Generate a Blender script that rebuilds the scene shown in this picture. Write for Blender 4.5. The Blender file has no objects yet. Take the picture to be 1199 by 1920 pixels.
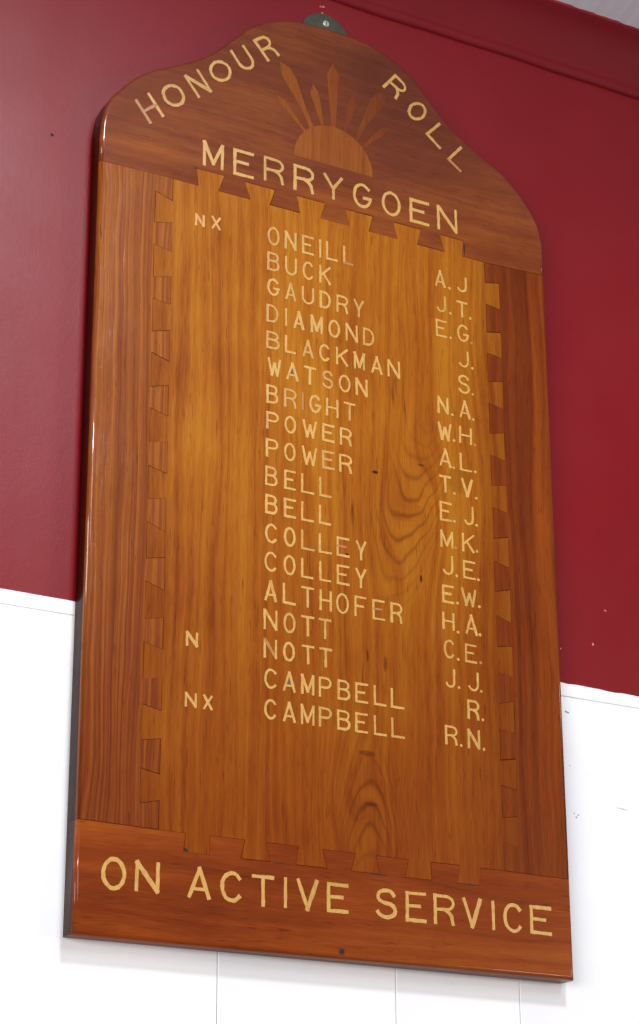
import bpy, bmesh, math, random
from mathutils import Vector, Matrix

# ------------------------------------------------------------------ camera, light, exposure
S = bpy.context.scene
Z0 = 3.07                                   # height of the board's top joint above the hall floor


def W(u, v, z=0.0):
    """board plane coordinates (u right, v down from the top joint, z into the wall) -> world"""
    return Vector((u, z, Z0 - v))


def axis(r):
    return Vector((r[0], r[2], -r[1]))


cam_d = bpy.data.cameras.new('camera')
cam = bpy.data.objects.new('camera', cam_d)
S.collection.objects.link(cam)
S.camera = cam
RX = (0.86958107, 0.00332371, -0.49377902)
RY = (0.17290889, 0.93461659, 0.31079630)
RZ = (0.46252706, -0.35564136, 0.81215020)
mx = Matrix.Identity(4)
for i_, a_ in enumerate((axis(RX), -axis(RY), -axis(RZ))):
    for j_ in range(3):
        mx[j_][i_] = a_[j_]
mx.translation = W(-1.02776926, 1.47284331, -2.37610490)
cam.matrix_world = mx
cam_d.sensor_fit = 'VERTICAL'
cam_d.sensor_height = 24.0
cam_d.lens = 4209.4 / 1920 * 24.0
cam_d.clip_start = 0.05
cam_d.clip_end = 60

world = bpy.data.worlds.new('World')
S.world = world
world.use_nodes = True
bg = world.node_tree.nodes['Background']
bg.inputs[0].default_value = (0.80, 0.86, 1.0, 1)
bg.inputs[1].default_value = 0.13


def area(name, loc, target, sx, sy, power, col):
    d = bpy.data.lights.new(name, 'AREA')
    d.shape = 'RECTANGLE'
    d.size, d.size_y = sx, sy
    d.energy = power
    d.color = col
    o = bpy.data.objects.new(name, d)
    S.collection.objects.link(o)
    o.location = loc
    o.rotation_euler = (target - loc).to_track_quat('-Z', 'Y').to_euler()
    return o


# ceiling light above and in front, added wide soft fill at the front left, small warm window to the right, bright window far down the hall
area('hall_light', W(0.20, -1.36, -2.10), W(0.35, 0.4), 0.26, 0.30, 53, (0.90, 0.95, 1.0))
area('front_fill', W(-3.1, 0.9, -2.8), W(0.1, 0.4), 2.4, 1.8, 170, (1.0, 0.97, 0.95))  # added fill lamp, stands for no known window
area('right_window', W(3.0, 0.75, -2.4), W(0.35, 0.6), 0.5, 0.5, 26, (1.0, 0.90, 0.78))
area('hall_window', W(1.20, -2.05, -4.9), W(-0.1, 0.2), 1.0, 1.9, 80, (0.92, 0.94, 1.0))

S.view_settings.view_transform = 'Standard'
S.view_settings.look = 'None'
S.view_settings.exposure = 0.0
S.view_settings.gamma = 1.0
S.render.engine = 'CYCLES'
rnd = random.Random(11)

# ------------------------------------------------------------------ helpers
def lin(r, g, b):
    f = lambda c: (c / 255 / 12.92) if c / 255 <= 0.04045 else ((c / 255 + 0.055) / 1.055) ** 2.4
    return (f(r), f(g), f(b), 1.0)


def link(name, me, mat, parent=None, loc=None):
    o = bpy.data.objects.new(name, me)
    S.collection.objects.link(o)
    for m in (mat if isinstance(mat, (list, tuple)) else [mat]):
        if m is not None:
            me.materials.append(m)
    if parent is not None:
        o.parent = parent
    if loc is not None:
        o.location = loc
    return o


def mesh_of(name, bm):
    me = bpy.data.meshes.new(name)
    bm.normal_update()
    bm.to_mesh(me)
    bm.free()
    return me


class NT:
    """small node-tree builder"""
    def __init__(self, mat):
        mat.use_nodes = True
        self.t = mat.node_tree
        self.t.nodes.clear()
        self.out = self.t.nodes.new('ShaderNodeOutputMaterial')
        self.p = self.t.nodes.new('ShaderNodeBsdfPrincipled')
        self.t.links.new(self.p.outputs[0], self.out.inputs[0])

    def n(self, kind, **kw):
        nd = self.t.nodes.new(kind)
        for k, v in kw.items():
            setattr(nd, k, v)
        return nd

    def l(self, a, b):
        self.t.links.new(a, b)

    def val(self, sock, x):
        if isinstance(x, (int, float)):
            sock.default_value = x
        elif isinstance(x, (tuple, list)):
            sock.default_value = x
        else:
            self.l(x, sock)

    def m(self, op, a, b=0.0, c=None, clamp=False):
        nd = self.n('ShaderNodeMath', operation=op, use_clamp=clamp)
        self.val(nd.inputs[0], a)
        self.val(nd.inputs[1], b)
        if c is not None:
            self.val(nd.inputs[2], c)
        return nd.outputs[0]

    def vec(self, x, y, z=0.0):
        nd = self.n('ShaderNodeCombineXYZ')
        for i, a in enumerate((x, y, z)):
            self.val(nd.inputs[i], a)
        return nd.outputs[0]

    def noise(self, v, scale=1.0, detail=2.0, rough=0.5, dist=0.0):
        nd = self.n('ShaderNodeTexNoise')
        self.l(v, nd.inputs['Vector'])
        nd.inputs['Scale'].default_value = scale
        nd.inputs['Detail'].default_value = detail
        nd.inputs['Roughness'].default_value = rough
        nd.inputs['Distortion'].default_value = dist
        return nd.outputs[0]

    def mix(self, f, a, b, blend='MIX'):
        nd = self.n('ShaderNodeMix', data_type='RGBA', blend_type=blend)
        self.val(nd.inputs[0], f)
        self.val(nd.inputs[6], a)
        self.val(nd.inputs[7], b)
        return nd.outputs[2]

    def rng(self, x, a, b, c=0.0, d=1.0):
        nd = self.n('ShaderNodeMapRange')
        nd.interpolation_type = 'SMOOTHSTEP'
        self.val(nd.inputs[0], x)
        for i, q in enumerate((a, b, c, d)):
            nd.inputs[i + 1].default_value = q
        return nd.outputs[0]

    def bump(self, h, strength, dist=0.001):
        nd = self.n('ShaderNodeBump')
        nd.inputs['Strength'].default_value = strength
        nd.inputs['Distance'].default_value = dist
        self.l(h, nd.inputs['Height'])
        self.l(nd.outputs[0], self.p.inputs['Normal'])
        try:
            self.l(nd.outputs[0], self.p.inputs['Coat Normal'])
        except Exception:
            pass


def wood(name, light, mid, dark, along='v', ring=130.0, contrast=0.6, fine=0.5, blotch=0.35,
         figures=(), tones=(), spots=(), seed=0.0, rough=0.40, coat=0.30, slow=0.6, streaks=False, planks=False):
    """varnished timber: growth rings, fibres, pores and stain; along = grain direction on the board"""
    light, mid, dark = [(c[0] * 0.66, c[1] * 0.52, c[2] * 0.20, 1.0) for c in (light, mid, dark)]
    mat = bpy.data.materials.new(name)
    T = NT(mat)
    tc = T.n('ShaderNodeTexCoord')
    sp = T.n('ShaderNodeSeparateXYZ')
    T.l(tc.outputs['Object'], sp.inputs[0])
    u, v, dz = sp.outputs[0], sp.outputs[2], sp.outputs[1]
    if along != 'v':
        u, v = v, u
    du = T.m('ADD', u, seed)
    # slow wander of the grain
    wob = T.noise(T.vec(T.m('MULTIPLY', du, 7.0), T.m('MULTIPLY', v, 1.6), T.m('MULTIPLY', dz, 6)), 1.0, 3.0, 0.55)
    g = T.m('MULTIPLY_ADD', wob, 0.055, du)
    cat = []
    for (u0, v0, su, sv, k, c, sl) in figures:
        b = T.m('SUBTRACT', v, v0)
        a = T.m('SUBTRACT', T.m('SUBTRACT', u, u0), T.m('MULTIPLY', b, sl))
        rr = T.m('ADD', T.m('POWER', T.m('ABSOLUTE', T.m('DIVIDE', a, su)), 2.0), T.m('POWER', T.m('ABSOLUTE', T.m('DIVIDE', b, sv)), 2.0))
        msk = T.m('EXPONENT', T.m('MULTIPLY', rr, -1.0))
        wob2 = T.noise(T.vec(T.m('MULTIPLY', u, 26.0), T.m('MULTIPLY', v, 13.0)), 1.0, 1.2, 0.5)
        par = T.m('MULTIPLY', T.m('MULTIPLY_ADD', T.m('MULTIPLY', a, a), -c, b), k)
        par = T.m('ADD', T.m('MULTIPLY_ADD', wob2, 0.016, par), u0 + seed + 0.02)
        cat.append((par, msk, 1.0 / (k * 0.029)))
        g = T.m('ADD', T.m('MULTIPLY', g, T.m('SUBTRACT', 1.0, msk)), T.m('MULTIPLY', par, msk))
    rings = T.noise(T.vec(T.m('MULTIPLY', g, ring), T.m('MULTIPLY', v, 1.1)), 1.0, 2.5, 0.6)
    rings2 = T.noise(T.vec(T.m('MULTIPLY', g, ring * 0.27), T.m('MULTIPLY', v, 0.9), 3.3), 1.0, 2.0, 0.5)
    fib = T.noise(T.vec(T.m('MULTIPLY', du, 620.0), T.m('MULTIPLY', v, 26.0)), 1.0, 3.0, 0.6)
    pore = T.noise(T.vec(T.m('MULTIPLY', du, 430.0), T.m('MULTIPLY', v, 34.0), 7.7), 1.0, 2.0, 0.5)
    stain = T.noise(T.vec(T.m('MULTIPLY', du, 9.0), T.m('MULTIPLY', v, 4.5), 1.9), 1.0, 4.0, 0.6)
    x = T.m('MULTIPLY_ADD', T.m('SUBTRACT', rings, 0.5), contrast * 2.2, 0.5)
    x = T.m('MULTIPLY_ADD', T.m('SUBTRACT', rings2, 0.5), slow * 1.6, x)
    x = T.m('MULTIPLY_ADD', T.m('SUBTRACT', fib, 0.5), fine * 1.2, x)
    x = T.m('MULTIPLY_ADD', T.m('SUBTRACT', stain, 0.5), blotch * 2.2, x, clamp=True)
    ramp = T.n('ShaderNodeValToRGB')
    e = ramp.color_ramp.elements
    e[0].position, e[0].color = 0.12, dark
    e[1].position, e[1].color = 0.88, light
    k_ = ramp.color_ramp.elements.new(0.5)
    k_.color = mid
    T.l(x, ramp.inputs[0])
    col = ramp.outputs[0]
    pm = T.rng(pore, 0.62, 0.76)
    col = T.mix(T.m('MULTIPLY', pm, 0.5), col, tuple(c * 0.30 for c in dark[:3]) + (1,))
    for (par, msk, F) in cat:                   # thin dark late-wood lines of the cathedral figure
        ln = T.m('POWER', T.m('MULTIPLY_ADD', T.m('SINE', T.m('MULTIPLY', par, F * 6.2832)), 0.5, 0.5), 5.0)
        col = T.mix(T.m('MULTIPLY', ln, T.m('MULTIPLY', msk, 0.62)), col, tuple(c * 0.42 for c in dark[:3]) + (1,))
    if planks:      # the boards glued side by side differ a little in tone
        pk = T.noise(T.vec(T.m('SNAP', T.m('ADD', u, 3.02), 0.108), 0.0), 7.3, 0.0)
        col = T.mix(T.rng(pk, 0.35, 0.65, 0.0, 0.22), col, dark)
    if streaks:     # dark resin streaks in the lower middle of the panel
        for (u0, v0, su, sv) in ((0.055, -0.615, 0.045, 0.055), (0.022, -0.405, 0.032, 0.06), (0.10, -0.24, 0.02, 0.05)):
            a = T.m('DIVIDE', T.m('SUBTRACT', u, u0), su)
            b = T.m('DIVIDE', T.m('SUBTRACT', v, v0), sv)
            msk = T.m('EXPONENT', T.m('MULTIPLY', T.m('ADD', T.m('MULTIPLY', a, a), T.m('MULTIPLY', b, b)), -1.0))
            st = T.noise(T.vec(T.m('MULTIPLY', u, 170.0), T.m('MULTIPLY', v, 11.0), 5.0), 1.0, 3.0, 0.6)
            col = T.mix(T.m('MULTIPLY', T.rng(st, 0.52, 0.72), T.m('MULTIPLY', msk, 0.85)), col, tuple(c * 0.22 for c in dark[:3]) + (1,))
    for (u0, v0, ru, rv, tc_, s) in tones:      # soft oval areas of redder, darker and paler tint
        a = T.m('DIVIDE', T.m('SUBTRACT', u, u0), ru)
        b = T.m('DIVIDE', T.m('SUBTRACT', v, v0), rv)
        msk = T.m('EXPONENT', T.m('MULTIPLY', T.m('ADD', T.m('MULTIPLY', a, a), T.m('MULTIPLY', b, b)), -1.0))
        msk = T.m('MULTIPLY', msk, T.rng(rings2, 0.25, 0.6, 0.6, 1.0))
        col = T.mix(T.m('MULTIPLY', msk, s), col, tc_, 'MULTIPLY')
    for (u0, v0, ru, rv, s) in spots:
        a = T.m('DIVIDE', T.m('SUBTRACT', u, u0), ru)
        b = T.m('DIVIDE', T.m('SUBTRACT', v, v0), rv)
        wn = T.noise(T.vec(T.m('MULTIPLY', u, 160.0), T.m('MULTIPLY', v, 120.0), 9.0), 1.0, 2.0)
        rr = T.m('ADD', T.m('ADD', T.m('MULTIPLY', a, a), T.m('MULTIPLY', b, b)), T.m('MULTIPLY_ADD', wn, 0.9, -0.45))
        msk = T.rng(rr, 1.25, 0.35)
        col = T.mix(T.m('MULTIPLY', msk, s), col, tuple(c * 0.16 for c in dark[:3]) + (1,))
    T.l(col, T.p.inputs['Base Color'])
    T.l(T.rng(fib, 0.2, 0.8, rough - 0.06, rough + 0.08), T.p.inputs['Roughness'])
    T.p.inputs['Coat Weight'].default_value = coat
    smear = T.noise(T.vec(T.m('MULTIPLY', u, 14.0), T.m('MULTIPLY', v, 11.0), 2.0), 1.0, 4.0, 0.65)
    T.l(T.rng(smear, 0.3, 0.75, 0.07, 0.13), T.p.inputs['Coat Roughness'])
    T.p.inputs['IOR'].default_value = 1.45
    T.p.inputs['Specular IOR Level'].default_value = 0.10
    und = T.noise(T.vec(T.m('MULTIPLY', u, 45.0), T.m('MULTIPLY', v, 30.0), 4.0), 1.0, 2.0)
    h = T.m('ADD', T.m('MULTIPLY', und, 0.5), T.m('ADD', T.m('MULTIPLY', fib, 0.12), T.m('MULTIPLY', rings, 0.12)))
    T.bump(h, 0.35, 0.0012)
    return mat


def paint(name, col, col2, rough, bump=0.3, scale=60.0, coat=0.0, dirt=0.0, brush=1.0, spec=0.5):
    mat = bpy.data.materials.new(name)
    T = NT(mat)
    tc = T.n('ShaderNodeTexCoord')
    sp = T.n('ShaderNodeSeparateXYZ')
    T.l(tc.outputs['Object'], sp.inputs[0])
    x, y, z = sp.outputs[0], sp.outputs[1], sp.outputs[2]
    v = T.vec(x, y, z)
    big = T.noise(v, 2.6, 5.0, 0.6)
    c = T.mix(T.rng(big, 0.35, 0.68), col, col2)
    if dirt:
        d = T.noise(v, 21.0, 6.0, 0.75)
        c = T.mix(T.m('MULTIPLY', T.rng(d, 0.60, 0.74), dirt), c, lin(118, 116, 118))
    T.l(c, T.p.inputs['Base Color'])
    T.l(T.rng(T.noise(v, 9.0, 4.0, 0.6), 0.3, 0.7, rough - 0.015, rough + 0.03), T.p.inputs['Roughness'])
    T.p.inputs['Coat Weight'].default_value = coat
    T.p.inputs['Coat Roughness'].default_value = 0.3
    T.p.inputs['Specular IOR Level'].default_value = spec
    peel = T.noise(v, scale * 6.0, 3.0, 0.6)
    br = T.noise(T.vec(T.m('MULTIPLY', x, scale * brush), y, T.m('MULTIPLY', z, scale)), 1.0, 4.0, 0.6)
    T.bump(T.m('ADD', T.m('MULTIPLY', peel, 0.5), br), bump, 0.0008)
    return mat


# ------------------------------------------------------------------ materials
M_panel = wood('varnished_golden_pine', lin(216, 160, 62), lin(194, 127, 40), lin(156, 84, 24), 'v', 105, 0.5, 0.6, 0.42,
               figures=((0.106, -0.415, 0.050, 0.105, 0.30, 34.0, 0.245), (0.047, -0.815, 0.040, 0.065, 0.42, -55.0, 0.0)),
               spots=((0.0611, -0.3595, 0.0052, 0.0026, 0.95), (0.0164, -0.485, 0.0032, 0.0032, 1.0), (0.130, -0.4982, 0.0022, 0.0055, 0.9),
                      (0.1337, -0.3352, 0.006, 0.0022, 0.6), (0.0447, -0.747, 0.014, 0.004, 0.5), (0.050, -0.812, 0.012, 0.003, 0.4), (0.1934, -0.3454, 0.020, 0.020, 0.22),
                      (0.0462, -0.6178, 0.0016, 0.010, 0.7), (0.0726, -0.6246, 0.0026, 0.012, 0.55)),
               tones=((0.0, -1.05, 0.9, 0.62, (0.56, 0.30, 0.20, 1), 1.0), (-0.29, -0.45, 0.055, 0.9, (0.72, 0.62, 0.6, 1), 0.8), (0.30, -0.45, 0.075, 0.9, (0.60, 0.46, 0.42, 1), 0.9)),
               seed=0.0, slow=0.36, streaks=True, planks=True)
M_left = wood('varnished_striped_pine', lin(192, 126, 50), lin(166, 98, 36), lin(138, 70, 24), 'v', 250, 0.95, 0.45, 0.25, seed=1.7, slow=0.3, coat=0.95,
              tones=((-0.3, -1.05, 0.5, 0.65, (0.62, 0.40, 0.34, 1), 1.0),))
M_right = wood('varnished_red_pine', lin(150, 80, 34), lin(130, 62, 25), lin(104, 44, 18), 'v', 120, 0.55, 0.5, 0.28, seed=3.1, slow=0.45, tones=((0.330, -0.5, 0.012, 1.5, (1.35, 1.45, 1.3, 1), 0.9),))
M_top = wood('varnished_mahogany', lin(172, 103, 54), lin(140, 73, 39), lin(114, 52, 28), 'u', 90, 0.28, 0.5, 0.55, seed=5.3, slow=0.5, coat=0.7,
             tones=((0.06, -0.33, 0.10, 0.09, (1.7, 1.9, 1.2, 1), 0.0), (0.22, 0.12, 0.16, 0.42, (0.66, 0.55, 0.6, 1), 0.9)))
M_foot = wood('varnished_red_cedar', lin(176, 98, 44), lin(152, 74, 32), lin(122, 52, 22), 'u', 80, 0.35, 0.5, 0.42, seed=8.9, slow=0.6)
M_sun = wood('inlaid_walnut_veneer', lin(180, 116, 58), lin(162, 96, 46), lin(136, 74, 36), 'v', 230, 0.45, 0.6, 0.25, seed=2.2, coat=0.4)
M_ray_light = wood('inlaid_honey_veneer', lin(184, 118, 56), lin(162, 96, 44), lin(136, 74, 34), 'v', 200, 0.4, 0.5, 0.3, seed=4.4)
M_ray_mid = wood('inlaid_brown_veneer', lin(178, 108, 60), lin(156, 88, 50), lin(130, 68, 38), 'v', 200, 0.4, 0.5, 0.3, seed=6.4)
M_ray_dark = wood('inlaid_rosewood_veneer', lin(150, 84, 54), lin(130, 67, 42), lin(110, 52, 32), 'v', 200, 0.4, 0.5, 0.3, seed=7.4)


def inlay(name, a, b, dirt):
    mat = bpy.data.materials.new(name)
    T = NT(mat)
    tc = T.n('ShaderNodeTexCoord')
    sp = T.n('ShaderNodeSeparateXYZ')
    T.l(tc.outputs['Object'], sp.inputs[0])
    v = T.vec(T.m('MULTIPLY', sp.outputs[0], 260.0), sp.outputs[1], T.m('MULTIPLY', sp.outputs[2], 110.0))
    oi = T.n('ShaderNodeObjectInfo')
    vv = T.n('ShaderNodeVectorMath', operation='ADD')
    T.l(v, vv.inputs[0])
    T.l(T.vec(T.m('MULTIPLY', oi.outputs['Random'], 90.0), 0.0, 0.0), vv.inputs[1])
    n1 = T.noise(vv.outputs[0], 1.0, 3.0, 0.65)
    c = T.mix(T.rng(n1, 0.35, 0.7), a, b)
    c = T.mix(T.m('MULTIPLY', T.rng(T.noise(vv.outputs[0], 0.55, 4.0, 0.7), 0.58, 0.80), dirt), c, lin(124, 76, 36))
    T.l(c, T.p.inputs['Base Color'])
    T.p.inputs['Roughness'].default_value = 0.45
    T.p.inputs['Coat Weight'].default_value = 0.3
    T.p.inputs['Coat Roughness'].default_value = 0.2
    T.bump(n1, 0.4, 0.0006)
    return mat


M_edge = wood('shade_toned_edge', lin(84, 36, 24), lin(64, 26, 18), lin(44, 18, 14), 'v', 90, 0.3, 0.4, 0.3, seed=3.0, coat=0.22)  # sides of the boards: their shade is painted into this dark colour
M_inlay = inlay('pale_inlay_wood', lin(198, 155, 76), lin(182, 135, 60), 0.15)
M_inlay_worn = inlay('worn_inlay_wood', lin(190, 145, 70), lin(174, 126, 54), 0.2)
M_inlay_faded = inlay('faded_inlay_wood', lin(170, 118, 58), lin(152, 98, 44), 0.3)
M_grime = inlay('dark_filler', lin(90, 72, 58), lin(70, 50, 38), 0.4)
M_red = paint('maroon_wall_paint', lin(120, 8, 19), lin(115, 7, 17), 0.38, 0.22, 55.0, 0.0, spec=0.30)
M_cornice = paint('maroon_moulding_paint', lin(116, 12, 22), lin(106, 10, 19), 0.62, 0.3, 40.0, 0.0, brush=0.1, spec=0.25)
M_white = paint('white_board_paint', lin(240, 238, 238), lin(231, 231, 234), 0.46, 0.35, 30.0, 0.1, dirt=0.12)
M_ceiling = paint('white_ceiling_paint', lin(196, 192, 200), lin(188, 184, 192), 0.7, 0.0, 12.0)
M_chip = paint('bare_plaster', lin(236, 214, 210), lin(220, 190, 188), 0.8, 0.5, 200.0)
M_dark = paint('dark_hole', lin(30, 16, 14), lin(20, 12, 10), 0.8, 0.2)
M_pink = paint('flaked_undercoat', lin(196, 118, 118), lin(178, 96, 100), 0.7, 0.4, 200.0)


def metal(name, a, b, rough, metallic=0.85):
    mat = bpy.data.materials.new(name)
    T = NT(mat)
    tc = T.n('ShaderNodeTexCoord')
    n1 = T.noise(tc.outputs['Object'], 60.0, 5.0, 0.65)
    T.l(T.mix(T.rng(n1, 0.35, 0.7), a, b), T.p.inputs['Base Color'])
    T.p.inputs['Metallic'].default_value = metallic
    T.l(T.rng(n1, 0.3, 0.7, rough, rough + 0.2), T.p.inputs['Roughness'])
    T.bump(n1, 0.4, 0.0006)
    return mat


M_plate = metal('tarnished_green_metal', lin(60, 68, 58), lin(84, 80, 66), 0.42, 0.5)
M_scuff = paint('grey_scuff', lin(150, 146, 146), lin(120, 114, 112), 0.7, 0.3, 200.0)
M_screw = metal('bright_screw_metal', lin(214, 214, 206), lin(170, 168, 156), 0.3)
M_rust = metal('dark_screw_metal', lin(70, 48, 34), lin(44, 30, 24), 0.55, 0.5)

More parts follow.
